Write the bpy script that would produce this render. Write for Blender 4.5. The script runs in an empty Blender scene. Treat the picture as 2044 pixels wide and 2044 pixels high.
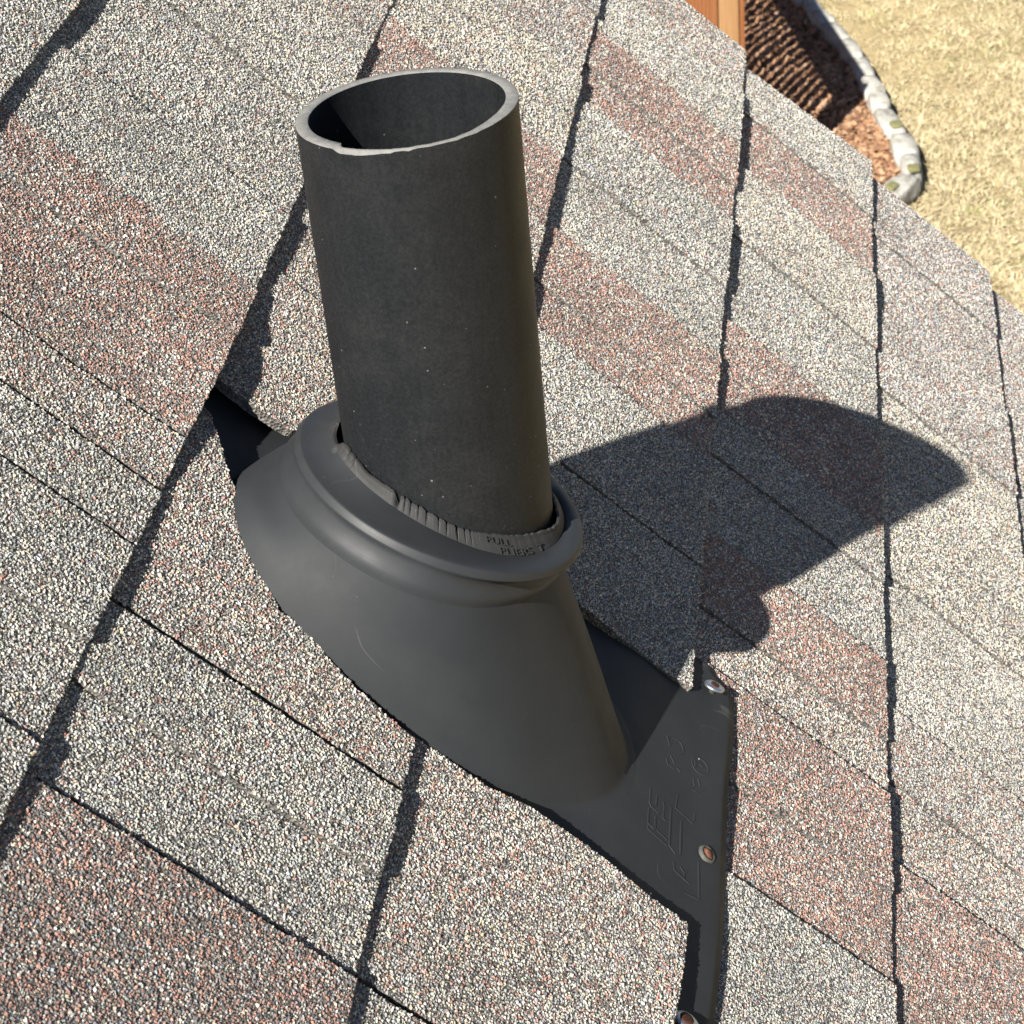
import bpy, bmesh, math, random
import numpy as np
from mathutils import Matrix, Vector
from mathutils.geometry import delaunay_2d_cdt

random.seed(7)
rng = np.random.default_rng(11)
scene = bpy.context.scene
col = scene.collection

# ------------------------------------------------------------------ camera, sky, sun, exposure
PITCH = 0.7795662780875284                      # roof slope (about 12:12)
RW = Matrix.Rotation(PITCH, 4, 'X')             # roof frame -> world
RWn = np.array(RW.to_3x3())
CAM_R = np.array([[0.131712, 0.587331, -0.798558],
                  [-0.760241, 0.57682, 0.298853],
                  [0.63615, 0.567734, 0.522486]])   # camera axes in roof frame
CAM_P = np.array([-0.7099894, 0.2853086, 0.5220485])  # camera in roof frame (m)
F_PX, IMG = 3954.903, 2044.0

cam_data = bpy.data.cameras.new("camera")
cam = bpy.data.objects.new("camera", cam_data)
col.objects.link(cam)
m = Matrix(CAM_R.tolist()).to_4x4()
m.translation = Vector(CAM_P)
cam.matrix_world = RW @ m
cam_data.sensor_width = 36
cam_data.sensor_fit = 'HORIZONTAL'
cam_data.lens = 36 * F_PX / IMG
cam_data.clip_start = 0.02
cam_data.clip_end = 400
cam_data.dof.use_dof = True
cam_data.dof.focus_distance = 0.93
cam_data.dof.aperture_fstop = 44
scene.camera = cam

SUN = Vector((-0.655, 0.299, 0.694)).normalized()
world = bpy.data.worlds.new("World")
scene.world = world
world.use_nodes = True
wn = world.node_tree
wn.nodes.clear()
w_out = wn.nodes.new("ShaderNodeOutputWorld")
w_bg = wn.nodes.new("ShaderNodeBackground")
w_sky = wn.nodes.new("ShaderNodeTexSky")
w_sky.sky_type = 'NISHITA'
w_sky.sun_disc = False
w_sky.sun_elevation = math.asin(SUN.z)
w_sky.sun_rotation = math.atan2(SUN.x, SUN.y)
w_sky.altitude = 1600
w_sky.air_density = 0.7
w_sky.dust_density = 0.3
w_sky.ozone_density = 0.3
w_bg.inputs[1].default_value = 0.05
wn.links.new(w_sky.outputs[0], w_bg.inputs[0])
wn.links.new(w_bg.outputs[0], w_out.inputs[0])

sun_data = bpy.data.lights.new("sun", 'SUN')
sun_data.energy = 5.0
sun_data.angle = math.radians(0.53)
sun_data.color = (1.0, 0.955, 0.88)
sun = bpy.data.objects.new("sun", sun_data)
col.objects.link(sun)
sun.rotation_euler = SUN.to_track_quat('Z', 'Y').to_euler()

scene.view_settings.view_transform = 'Standard'
scene.view_settings.look = 'None'
scene.view_settings.exposure = 1.22
scene.view_settings.gamma = 1.0
scene.render.engine = 'CYCLES'
scene.cycles.max_bounces = 5
scene.cycles.diffuse_bounces = 3
scene.cycles.glossy_bounces = 2


# ------------------------------------------------------------------ helpers
def project(P):
    """roof-frame points (m) -> pixel of the 2044 frame"""
    d = (np.asarray(P) - CAM_P) @ CAM_R
    z = np.maximum(-d[:, 2], 1e-6)
    return np.stack([IMG / 2 + F_PX * d[:, 0] / z, IMG / 2 - F_PX * d[:, 1] / z], 1)


def tag(o, label=None, cat=None, group=None, kind=None):
    for k, v in (("label", label), ("category", cat), ("group", group), ("kind", kind)):
        if v:
            o[k] = v
    return o


def link(name, mesh, parent=None, mats=(), matrix=None):
    o = bpy.data.objects.new(name, mesh)
    col.objects.link(o)
    for mt in mats:
        mesh.materials.append(mt)
    if parent is not None:
        o.parent = parent
    if matrix is not None:
        o.matrix_world = matrix
    return o


def empty(name, matrix):
    o = bpy.data.objects.new(name, None)
    o.empty_display_size = 0.05
    col.objects.link(o)
    o.matrix_world = matrix
    return o


def mesh_np(name, V, F3, smooth=False, colors=None, mat_idx=None):
    """triangle mesh straight from arrays"""
    me = bpy.data.meshes.new(name)
    V = np.ascontiguousarray(V, dtype=np.float32)
    F3 = np.ascontiguousarray(F3, dtype=np.int32)
    me.vertices.add(len(V))
    me.vertices.foreach_set("co", V.ravel())
    me.loops.add(F3.size)
    me.loops.foreach_set("vertex_index", F3.ravel())
    me.polygons.add(len(F3))
    me.polygons.foreach_set("loop_start", np.arange(0, F3.size, 3, dtype=np.int32))
    if mat_idx is not None:
        me.polygons.foreach_set("material_index", np.ascontiguousarray(mat_idx, dtype=np.int32))
    me.update(calc_edges=True)
    if colors is not None:
        at = me.color_attributes.new("col", 'FLOAT_COLOR', 'POINT')
        c4 = np.ones((len(V), 4), np.float32)
        c4[:, :3] = colors
        at.data.foreach_set("color", c4.ravel())
    if smooth:
        me.shade_smooth()
    else:
        me.shade_flat()
    return me


def mesh_py(name, V, F, smooth=False):
    me = bpy.data.meshes.new(name)
    me.from_pydata([tuple(map(float, v)) for v in V], [], [tuple(map(int, f)) for f in F])
    me.update()
    if smooth:
        me.shade_smooth()
    return me


def loft(rings, closed=True, cap_first=False, cap_last=False):
    """rings: list of (n,3) arrays -> V,F quads"""
    n = len(rings[0])
    V = np.concatenate(rings)
    F = []
    for k in range(len(rings) - 1):
        for i in range(n if closed else n - 1):
            j = (i + 1) % n
            F.append((k * n + i, k * n + j, (k + 1) * n + j, (k + 1) * n + i))
    if cap_first:
        F.append(tuple(range(n))[::-1])
    if cap_last:
        F.append(tuple(range((len(rings) - 1) * n, len(rings) * n)))
    return V, F


def box(bm, c, s, rot=None):
    r = bmesh.ops.create_cube(bm, size=1.0)
    M = Matrix.Translation(c) @ (rot if rot is not None else Matrix.Identity(4)) @ Matrix.Diagonal((*s, 1))
    bmesh.ops.transform(bm, matrix=M, verts=r['verts'])
    return r['verts']


def bm_mesh(name, bm, bevel=0.0, smooth=False):
    if bevel:
        bmesh.ops.bevel(bm, geom=list(bm.edges), offset=bevel, segments=2, affect='EDGES', profile=0.6)
    me = bpy.data.meshes.new(name)
    bm.to_mesh(me)
    bm.free()
    if smooth:
        me.shade_smooth()
    return me


# ------------------------------------------------------------------ materials
class NT:
    def __init__(self, name, rough=0.6, spec=0.4):
        self.m = bpy.data.materials.new(name)
        self.m.use_nodes = True
        self.t = self.m.node_tree
        self.b = self.t.nodes["Principled BSDF"]
        self.b.inputs["Roughness"].default_value = rough
        self.b.inputs["Specular IOR Level"].default_value = spec

    def n(self, kind, **kw):
        nd = self.t.nodes.new(kind)
        for k, v in kw.items():
            if k in nd.inputs:
                nd.inputs[k].default_value = v
            else:
                setattr(nd, k, v)
        return nd

    def l(self, a, b):
        self.t.links.new(a, b)

    def coord(self, scale=None):
        tc = self.n("ShaderNodeTexCoord")
        if scale is None:
            return tc.outputs["Object"]
        mp = self.n("ShaderNodeMapping")
        mp.inputs["Scale"].default_value = scale
        self.l(tc.outputs["Object"], mp.inputs["Vector"])
        return mp.outputs[0]

    def noise(self, vec, scale, detail=4, rough=0.6):
        nd = self.n("ShaderNodeTexNoise")
        nd.inputs["Scale"].default_value = scale
        nd.inputs["Detail"].default_value = detail
        nd.inputs["Roughness"].default_value = rough
        self.l(vec, nd.inputs["Vector"])
        return nd.outputs[0]

    def ramp(self, fac, stops, interp='LINEAR'):
        r = self.n("ShaderNodeValToRGB")
        r.color_ramp.interpolation = interp
        el = r.color_ramp.elements
        while len(el) < len(stops):
            el.new(0.5)
        for e, (p, c) in zip(el, stops):
            e.position = p
            e.color = (*c, 1) if len(c) == 3 else c
        self.l(fac, r.inputs[0])
        return r.outputs[0]

    def mix(self, fac, a, b, mode='MIX'):
        mx = self.n("ShaderNodeMix", data_type='RGBA', blend_type=mode)
        if isinstance(fac, (int, float)):
            mx.inputs[0].default_value = fac
        else:
            self.l(fac, mx.inputs[0])
        for i, s in ((6, a), (7, b)):
            if isinstance(s, tuple):
                mx.inputs[i].default_value = (*s, 1)
            else:
                self.l(s, mx.inputs[i])
        return mx.outputs[2]

    def bump(self, height, strength, dist):
        b = self.n("ShaderNodeBump")
        b.inputs["Strength"].default_value = strength
        b.inputs["Distance"].default_value = dist
        self.l(height, b.inputs["Height"])
        self.l(b.outputs[0], self.b.inputs["Normal"])

    def base(self, s):
        if isinstance(s, tuple):
            self.b.inputs["Base Color"].default_value = (*s, 1)
        else:
            self.l(s, self.b.inputs["Base Color"])

    def rough(self, s):
        self.l(s, self.b.inputs["Roughness"])


def mat_granule():
    t = NT("shingle_granules", 0.75, 0.35)
    a = t.n("ShaderNodeAttribute", attribute_name="col")
    c = t.coord()
    k = t.ramp(t.noise(c, 900, 2), [(0.3, (0.8, 0.8, 0.8)), (0.7, (1.1, 1.1, 1.1))])
    t.base(t.mix(1.0, a.outputs["Color"], k, 'MULTIPLY'))
    return t.m


def mat_asphalt():
    t = NT("shingle_asphalt", 0.85, 0.3)
    c = t.coord()
    v = t.n("ShaderNodeTexVoronoi", feature='F1')
    v.inputs["Scale"].default_value = 700
    t.l(c, v.inputs["Vector"])
    t.base(t.ramp(v.outputs["Color"], [(0.0, (0.05, 0.048, 0.045)), (0.55, (0.12, 0.113, 0.102)), (1.0, (0.22, 0.205, 0.18))]))
    t.bump(v.outputs["Distance"], 0.9, 0.0012)
    return t.m


def mat_shingle_far():
    """granule surface for shingles beyond the modelled granules, tinted by the tab's own colour"""
    t = NT("shingle_surface", 0.8, 0.3)
    c = t.coord()
    v = t.n("ShaderNodeTexVoronoi", feature='F1')
    v.inputs["Scale"].default_value = 720
    t.l(c, v.inputs["Vector"])
    at = t.n("ShaderNodeAttribute", attribute_name="col")
    sep = t.n("ShaderNodeSeparateColor")
    t.l(v.outputs["Color"], sep.inputs[0])
    val = t.ramp(sep.outputs[0], [(0.0, (0.3,) * 3), (0.3, (0.75,) * 3), (0.7, (1.35,) * 3), (1.0, (1.75,) * 3)])
    colr = t.mix(1.0, at.outputs["Color"], val, 'MULTIPLY')
    red = t.ramp(sep.outputs[1], [(0.86, (0, 0, 0)), (0.87, (0.7, 0.7, 0.7))])
    colr = t.mix(red, colr, (0.4, 0.22, 0.17))
    crm = t.ramp(sep.outputs[2], [(0.75, (0, 0, 0)), (0.76, (0.6, 0.6, 0.6))])
    colr = t.mix(crm, colr, (0.6, 0.56, 0.48))
    edge = t.n("ShaderNodeTexVoronoi", feature='DISTANCE_TO_EDGE')
    edge.inputs["Scale"].default_value = 720
    t.l(c, edge.inputs["Vector"])
    gapm = t.ramp(edge.outputs["Distance"], [(0.02, (0.25,) * 3), (0.12, (1,) * 3)])
    t.base(t.mix(1.0, colr, gapm, 'MULTIPLY'))
    t.bump(edge.outputs["Distance"], 0.8, 0.0022)
    return t.m


def mat_pipe():
    t = NT("black_plastic_pipe", 0.5, 0.2)
    c = t.coord()
    g = t.noise(t.coord((1, 1, 0.06)), 160, 5)
    d = t.noise(c, 38, 6, 0.65)
    colr = t.mix(t.ramp(g, [(0.3, (0, 0, 0)), (0.75, (1, 1, 1))]), (0.0092, 0.0101, 0.0115), (0.0130, 0.0141, 0.0157))
    colr = t.mix(t.ramp(d, [(0.45, (0, 0, 0)), (0.8, (0.7, 0.7, 0.7))]), colr, (0.0205, 0.0209, 0.0212))
    v = t.n("ShaderNodeTexVoronoi", feature='F1')
    v.inputs["Scale"].default_value = 520
    t.l(c, v.inputs["Vector"])
    sep = t.n("ShaderNodeSeparateXYZ")
    t.l(c, sep.inputs[0])
    low = t.n("ShaderNodeMapRange")
    low.inputs[1].default_value = 0.17
    low.inputs[2].default_value = 0.05
    low.inputs[3].default_value = 0.02
    low.inputs[4].default_value = 0.06
    t.l(sep.outputs[2], low.inputs[0])
    pick = t.n("ShaderNodeMath", operation='LESS_THAN')
    vs = t.n("ShaderNodeSeparateColor")
    t.l(v.outputs["Color"], vs.inputs[0])
    t.l(vs.outputs[0], pick.inputs[0])
    t.l(low.outputs[0], pick.inputs[1])
    near = t.n("ShaderNodeMath", operation='LESS_THAN')
    sz = t.n("ShaderNodeMath", operation='MULTIPLY')
    t.l(vs.outputs[1], sz.inputs[0])
    sz.inputs[1].default_value = 0.27
    t.l(v.outputs["Distance"], near.inputs[0])
    t.l(sz.outputs[0], near.inputs[1])
    sp = t.n("ShaderNodeMath", operation='MULTIPLY')
    t.l(pick.outputs[0], sp.inputs[0])
    t.l(near.outputs[0], sp.inputs[1])
    colr = t.mix(sp.outputs[0], colr, (0.12, 0.11, 0.095))
    grit = t.ramp(t.noise(c, 420, 4, 0.7), [(0.6, (0, 0, 0)), (0.72, (0.35, 0.35, 0.35))])
    lowm = t.n("ShaderNodeMapRange")
    lowm.inputs[1].default_value = 0.2
    lowm.inputs[2].default_value = 0.07
    lowm.inputs[3].default_value = 0.25
    t.l(sep.outputs[2], lowm.inputs[0])
    patch = t.ramp(t.noise(c, 55, 3), [(0.45, (0, 0, 0)), (0.62, (1, 1, 1))])
    gm = t.n("ShaderNodeMath", operation='MULTIPLY')
    t.l(grit, gm.inputs[0])
    t.l(lowm.outputs[0], gm.inputs[1])
    gm2 = t.n("ShaderNodeMath", operation='MULTIPLY')
    t.l(gm.outputs[0], gm2.inputs[0])
    t.l(patch, gm2.inputs[1])
    colr = t.mix(gm2.outputs[0], colr, (0.085, 0.078, 0.066))
    fine = t.ramp(t.noise(c, 620, 3, 0.7), [(0.35, (0.75,) * 3), (0.65, (1.25,) * 3)])
    colr = t.mix(1.0, colr, fine, 'MULTIPLY')
    t.base(colr)
    t.rough(t.ramp(d, [(0.3, (0.5,) * 3), (0.8, (0.66,) * 3)]))
    t.bump(t.noise(c, 900, 3), 0.12, 0.0005)
    return t.m


def mat_rim():
    t = NT("cut_pipe_edge", 0.7, 0.3)
    c = t.coord()
    t.base(t.ramp(t.noise(c, 300, 5), [(0.3, (0.13, 0.129, 0.122)), (0.6, (0.175, 0.173, 0.163)), (0.8, (0.23, 0.225, 0.215))]))
    t.bump(t.noise(c, 1200, 3), 0.4, 0.0006)
    return t.m


def mat_boot(name, a, b, r0=0.38, r1=0.6, scratch=True):
    t = NT(name, 0.5, 0.3)
    c = t.coord()
    n1 = t.noise(c, 22, 6, 0.62)
    colr = t.mix(t.ramp(n1, [(0.3, (0, 0, 0)), (0.72, (1, 1, 1))]), a, b)
    dust = t.ramp(t.noise(t.coord((1.0, 0.5, 1.0)), 11, 7, 0.7), [(0.42, (0, 0, 0)), (0.78, (0.2, 0.2, 0.2))])
    colr = t.mix(dust, colr, (0.062, 0.061, 0.057))
    if scratch:
        # pale scuffs: thin iso-lines of a stretched noise, only here and there
        w = t.noise(t.coord((1.0, 0.35, 1.0)), 34, 1.0, 0.4)
        ln = t.ramp(w, [(0.4985, (0, 0, 0)), (0.5, (1, 1, 1)), (0.5015, (0, 0, 0))])
        msk = t.ramp(t.noise(c, 16, 2), [(0.53, (0, 0, 0)), (0.64, (0.45, 0.45, 0.45))])
        colr = t.mix(t.mix(1.0, ln, msk, 'MULTIPLY'), colr, (0.11, 0.11, 0.105))
        dst = t.ramp(t.noise(c, 520, 2), [(0.74, (0, 0, 0)), (0.8, (0.6, 0.6, 0.6))])
        colr = t.mix(dst, colr, (0.09, 0.087, 0.078))
    t.base(colr)
    t.rough(t.ramp(t.noise(c, 60, 4), [(0.3, (r0,) * 3), (0.75, (r1,) * 3)]))
    t.bump(t.noise(c, 1500, 2), 0.06, 0.0004)
    return t.m


def mat_noise(name, scale, stops, rough=0.8, bump=0.3, bd=0.003, spec=0.3, bscale=None, metal=0.0):
    t = NT(name, rough, spec)
    c = t.coord()
    n = t.noise(c, scale, 6, 0.65)
    t.base(t.ramp(n, stops))
    t.b.inputs["Metallic"].default_value = metal
    t.bump(t.noise(c, bscale or scale * 2, 5), bump, bd)
    return t.m


def mat_attr(name, rough=0.8, spec=0.25):
    t = NT(name, rough, spec)
    a = t.n("ShaderNodeAttribute", attribute_name="col")
    t.base(a.outputs["Color"])
    return t.m


def mat_wood(name, a, b):
    t = NT(name, 0.6, 0.3)
    v = t.coord((1, 1, 0.05))
    n = t.noise(v, 70, 6, 0.7)
    t.base(t.ramp(n, [(0.25, a), (0.75, b)]))
    t.bump(n, 0.25, 0.002)
    return t.m


def mat_lawn():
    t = NT("dry_lawn_soil", 0.95, 0.1)
    c = t.coord()
    n = t.noise(c, 4.5, 8, 0.7)
    base = t.ramp(n, [(0.3, (0.27, 0.2, 0.1)), (0.5, (0.39, 0.31, 0.165)), (0.75, (0.46, 0.37, 0.2))])
    g = t.ramp(t.noise(c, 1.3, 3), [(0.56, (0, 0, 0)), (0.75, (0.6, 0.6, 0.6))])
    t.base(t.mix(g, base, (0.2, 0.21, 0.06)))
    t.bump(t.noise(c, 60, 5), 0.8, 0.02)
    return t.m


M_GRAN = mat_granule()
M_ASPH = mat_asphalt()
M_FAR = mat_shingle_far()
M_PIPE = mat_pipe()
M_RIM = mat_rim()
M_BOOT = mat_boot("charcoal_plastic", (0.0160, 0.0179, 0.0206), (0.0205, 0.0226, 0.0254), 0.64, 0.74)
M_COLLAR = mat_boot("charcoal_rubber", (0.0188, 0.0208, 0.0235), (0.0240, 0.0262, 0.0290), 0.48, 0.6)
M_LIP = mat_boot("weathered_rubber", (0.019, 0.0195, 0.020), (0.033, 0.0335, 0.0335), 0.6, 0.8)
M_RUST = mat_noise("rust", 500, [(0.3, (0.06, 0.022, 0.013)), (0.55, (0.2, 0.085, 0.05)), (0.75, (0.3, 0.15, 0.1))], 0.85, 0.5, 0.0004)
M_DRUST = mat_noise("dark_rust", 500, [(0.3, (0.025, 0.008, 0.006)), (0.8, (0.095, 0.032, 0.016))], 0.8, 0.5, 0.0004)
M_ZINC = mat_noise("galvanised_steel", 260, [(0.3, (0.3, 0.31, 0.33)), (0.75, (0.5, 0.52, 0.54))], 0.42, 0.15, 0.0003, 0.5, None, 0.9)
M_SEAL = mat_noise("dusty_sealant", 300, [(0.3, (0.05, 0.05, 0.045)), (0.75, (0.11, 0.105, 0.09))], 0.7, 0.3, 0.0004)
M_DECK = mat_noise("plywood_deck", 30, [(0.3, (0.25, 0.17, 0.1)), (0.7, (0.4, 0.29, 0.18))], 0.8)
M_TRIM = mat_noise("painted_trim", 20, [(0.3, (0.32, 0.28, 0.23)), (0.7, (0.4, 0.36, 0.3))], 0.6)
M_WALL = mat_noise("house_siding", 8, [(0.3, (0.4, 0.36, 0.3)), (0.7, (0.48, 0.44, 0.37))], 0.7)
M_POST = mat_wood("stained_cedar", (0.16, 0.055, 0.02), (0.3, 0.12, 0.045))
M_POST2 = mat_wood("pale_cedar", (0.25, 0.13, 0.055), (0.4, 0.24, 0.115))
M_STONE = mat_noise("white_edging_stone", 14, [(0.3, (0.09, 0.085, 0.065)), (0.44, (0.3, 0.29, 0.255)), (0.62, (0.43, 0.42, 0.385)), (0.8, (0.52, 0.51, 0.48))], 0.85, 0.8, 0.012)
M_MOSS = mat_noise("moss", 90, [(0.3, (0.13, 0.13, 0.05)), (0.75, (0.27, 0.25, 0.12))], 0.95, 0.8, 0.01)
M_BED = mat_noise("bark_soil", 30, [(0.25, (0.13, 0.06, 0.03)), (0.75, (0.34, 0.17, 0.08))], 0.95, 0.8, 0.02)
M_CHIP = mat_attr("bark_chips", 0.85)
M_GRASS = mat_attr("dry_grass_blades", 0.75)
M_LAWN = mat_lawn()
M_ROCK = mat_noise("pale_garden_rock", 12, [(0.3, (0.22, 0.25, 0.2)), (0.7, (0.5, 0.52, 0.46))], 0.9, 0.8, 0.02)

# ------------------------------------------------------------------ the roof: courses of laminated shingles
E = 0.1465            # exposure of a course
V1 = 0.1544           # lower edge of course 1
T = 0.0033            # step at a course edge
RAKE = 0.866
GR = 2.2e-3

PAL = np.array([
    [0.60, 0.555, 0.46],   # 0 cream
    [0.54, 0.535, 0.51],  # 1 light grey
    [0.39, 0.385, 0.37],   # 2 mid grey
    [0.20, 0.197, 0.195],  # 3 charcoal
    [0.38, 0.41, 0.37],   # 4 green grey
    [0.46, 0.265, 0.21],  # 5 dusty red
    [0.30, 0.20, 0.165],  # 6 brown
    [0.65, 0.63, 0.585],  # 7 white
    [0.34, 0.36, 0.41],   # 8 blue grey
    [0.57, 0.49, 0.34],   # 9 yellow tan
])
BLEND = {
    'G': [27, 19, 19, 12, 11, 2, 3, 3, 2, 2],
    'L': [36, 24, 14, 8, 4, 2, 2, 6, 2, 3],
    'P': [29, 14, 14, 10, 3, 13, 8, 4, 1, 4],
    'R': [14, 7, 11, 9, 1, 33, 21, 1, 1, 2],
    'D': [8, 5, 14, 19, 1, 25, 25, 1, 1, 1],
    'Y': [40, 17, 12, 8, 4, 3, 2, 5, 1, 10],
    'V': [20, 22, 22, 9, 1, 9, 9, 3, 5, 0],
    'Q': [26, 18, 18, 8, 2, 11, 9, 3, 3, 2],
}
BKEY = list(BLEND)
BCUM = np.array([np.cumsum(np.array(BLEND[k], float) / sum(BLEND[k])) for k in BKEY])

# (u0, u1, height step, colour blend, dark joint at u1) from near to far, metres
ROWS = {
    -2: [(-1.2, -.6, 0, 'G', 1), (-.6, -.2, 0, 'R', 1), (-.2, .3, 0, 'G', 1), (.3, RAKE, 0, 'P', 1)],
    -1: [(-1.2, -.7, 0, 'R', 1), (-.7, -.3, 0, 'G', 1), (-.3, .1, 0, 'P', 1), (.1, .5, 0, 'G', 1), (.5, RAKE, 0, 'R', 1)],
    0: [(-1.2, -.5, 0, 'P', 1), (-.5, -.1, 0, 'G', 1), (-.1, .09, 0, 'G', 0), (.09, .36, 0, 'G', 1), (.36, .6, 0, 'P', 1), (.6, RAKE, 0, 'G', 1)],
    1: [(-1.2, -.62, 0, 'R', 1), (-.62, -.4, 0, 'G', 1), (-.4, -.215, 0, 'G', 1), (-.215, -.16, -1.9, 'G', 0), (-.16, -.098, 0, 'G', 1),
        (-.098, -.059, -.7, 'G', 1), (-.059, -.021, -1.3, 'P', 1), (-.021, .062, -1.9, 'R', 0), (.062, .108, 0, 'R', 0), (.108, .1855, 0, 'G', 1),
        (.1855, .29, -1.9, 'G', 0), (.29, .411, 0, 'L', 1), (.411, .52, -1.9, 'Q', 0), (.52, .7, 0, 'V', 1), (.7, RAKE, 0, 'G', 1)],
    2: [(-1.2, -.55, 0, 'G', 1), (-.55, -.4, 0, 'G', 1), (-.4, -.227, 0, 'D', 1), (-.227, -.178, -1.9, 'G', 0), (-.178, -.129, 0, 'G', 1),
        (-.129, None, -1.0, 'P', 1), (None, .142, -.6, 'P', 1), (.142, .25, -1.9, 'P', 0), (.25, .365, 0, 'Q', 0), (.365, .46, 0, 'R', 0),
        (.46, .588, 0, 'Y', 1), (.588, .7, -1.9, 'Q', 0), (.7, RAKE, 0, 'V', 1)],
    3: [(-1.2, -.55, 0, 'R', 1), (-.55, -.38, 0, 'P', 1), (-.38, -.225, 0, 'G', 1), (-.225, None, -.8, 'P', 1), (None, .16, -.6, 'G', 0), (.16, .267, 0, 'G', 1),
        (.267, .31, -1.9, 'R', 0), (.31, .383, 0, 'R', 1), (.383, .47, -1.9, 'G', 0), (.47, .568, 0, 'G', 1), (.568, .62, -1.9, 'R', 0), (.62, .69, 0, 'R', 0),
        (.69, .784, 0, 'L', 1), (.784, RAKE + .005, -1.9, 'Q', 1)],
    4: [(-1.2, -.5, 0, 'G', 1), (-.5, -.24, 0, 'P', 1), (-.24, -.04, 0, 'G', 1), (-.04, .018, -1.9, 'R', 0), (.018, .094, 0, 'R', 1), (.094, .135, -1.9, 'P', 0),
        (.135, .206, 0, 'R', 1), (.206, .28, -1.9, 'G', 0), (.28, .33, 0, 'G', 0), (.33, .444, 0, 'R', 1), (.444, .56, -1.9, 'G', 0), (.56, .673, 0, 'Y', 1),
        (.673, .765, -1.9, 'R', 0), (.765, RAKE, 0, 'L', 1)],
    5: [(-1.2, -.4, 0, 'G', 1), (-.4, -.06, 0, 'P', 1), (-.06, .052, 0, 'R', 1), (.052, .11, -1.9, 'P', 0), (.11, .176, 0, 'Q', 1), (.176, .3, -1.9, 'L', 0),
        (.3, .418, 0, 'Y', 1), (.418, .52, -1.9, 'Y', 0), (.52, .636, 0, 'V', 1), (.636, .75, -1.9, 'V', 0), (.75, RAKE - .008, 0, 'V', 1)],
    6: [(-1.2, -.3, 0, 'G', 1), (-.3, .1, 0, 'R', 1), (.1, .33, 0, 'P', 1), (.33, .55, -1.0, 'G', 1), (.55, .7, 0, 'V', 0), (.7, RAKE - .012, -1, 'V', 1)],
    7: [(-1.2, -.3, 0, 'R', 1), (-.3, .2, 0, 'G', 1), (.2, .6, 0, 'R', 1), (.6, RAKE, 0, 'G', 1)],
}
EAVE_ROW = 7
for k_ in range(-8, -2):
    cuts = [-1.2] + [-.75 + .42 * j + .17 * math.sin(k_ * 2.3 + j) for j in range(4)] + [RAKE]
    ROWS[k_] = [(cuts[j], cuts[j + 1], 0, 'GPGRQ'[(j * 2 + k_) % 5], 1) for j in range(5)]
for k_ in ROWS:
    ROWS[k_] = [(-2.4, -1.75 + .1 * math.sin(k_), 0, 'GRP'[k_ % 3], 1), (-1.75 + .1 * math.sin(k_), -1.2, 0, 'PGQ'[k_ % 3], 1)] + ROWS[k_]
# cut-outs round the boot, measured on the roof (metres)
CUT = {
    (2, 'near'): [(-.101, .0079), (-.1012, .0147), (-.0966, .0434), (-.0906, .0607), (-.0837, .075), (-.0842, .0884),
                  (-.0667, .1024), (-.0462, .1176), (-.0295, .1307), (-.012, .142), (-.0005, .1500), (.003, .175)],
    (2, 'far'): [(.0225, .175), (.0215, .151), (.0205, .133), (.0235, .112), (.034, .1), (.05, .08), (.053, .05), (.053, .0079)],
    (3, 'near'): [(-.0985, -.1455), (-.098, -.1227), (-.0942, -.0865), (-.0946, -.0528), (-.1001, -.0278), (-.1005, .0014), (-.1012, .03)],
    (3, 'far'): [(.053, .03), (.052, -.03), (.0505, -.0689), (.0484, -.1078), (.0505, -.1386)],
}


CUT_SRC = {}


def smooth01(x):
    x = np.clip(x, 0, 1)
    return x * x * (3 - 2 * x)


def row_edges(k):
    vb = V1 - (k - 1) * E
    return vb, vb + E


def surf(k, zo, u, v):
    """top surface height of course k (metres)"""
    vb, vt = row_edges(k)
    z = zo * 1e-3 - (T if k < 3 else (.0037 if k == 3 else .0046)) * (v - vb) / E
    z = z + 0.0002 * np.sin(u * 23 + k * 1.7) * np.cos(v * 19 + k) + 0.00015 * np.sin(u * 61 + v * 47 + k * 2.1)
    near = np.clip(1 - (v - vb) / 0.09, 0, 1) ** 2
    z = z + 0.00015 * np.sin(u * 31 + k * 3.3) * near
    if k == 1:
        z = z + 0.0078 * np.exp(-((u - 0.03) / 0.044) ** 2) * near
    if k == 2:
        z = z + 0.0022 * np.exp(-((u + 0.06) / 0.05) ** 2 - ((v - 0.06) / 0.09) ** 2)
    if k == 3:
        z = z + 0.0045 * np.exp(-((u + 0.15) / 0.07) ** 2) * near + 0.0016 * np.exp(-((u - 0.07) / 0.04) ** 2) * near + 0.0022 * np.exp(-((u + 0.1) / 0.045) ** 2 - ((v + 0.105) / 0.06) ** 2)
    return z


def edge_line(p0, p1, step, amp):
    p0, p1 = np.array(p0), np.array(p1)
    n = max(1, int(np.linalg.norm(p1 - p0) / step))
    ts = np.linspace(0, 1, n, endpoint=False)
    pts = p0 + (p1 - p0) * ts[:, None]
    d = (p1 - p0) / np.linalg.norm(p1 - p0)
    nrm = np.array([-d[1], d[0]])
    j = rng.normal(0, amp, n)
    if n:
        j[0] = 0
    return pts + nrm * j[:, None]


def in_poly(poly, P):
    x, y = P[:, 0], P[:, 1]
    inside = np.zeros(len(P), bool)
    n = len(poly)
    j = n - 1
    for i in range(n):
        xi, yi = poly[i]
        xj, yj = poly[j]
        if yi != yj:
            c = ((yi > y) != (yj > y)) & (x < (xj - xi) * (y - yi) / (yj - yi) + xi)
            inside ^= c
        j = i
    return inside


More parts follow.
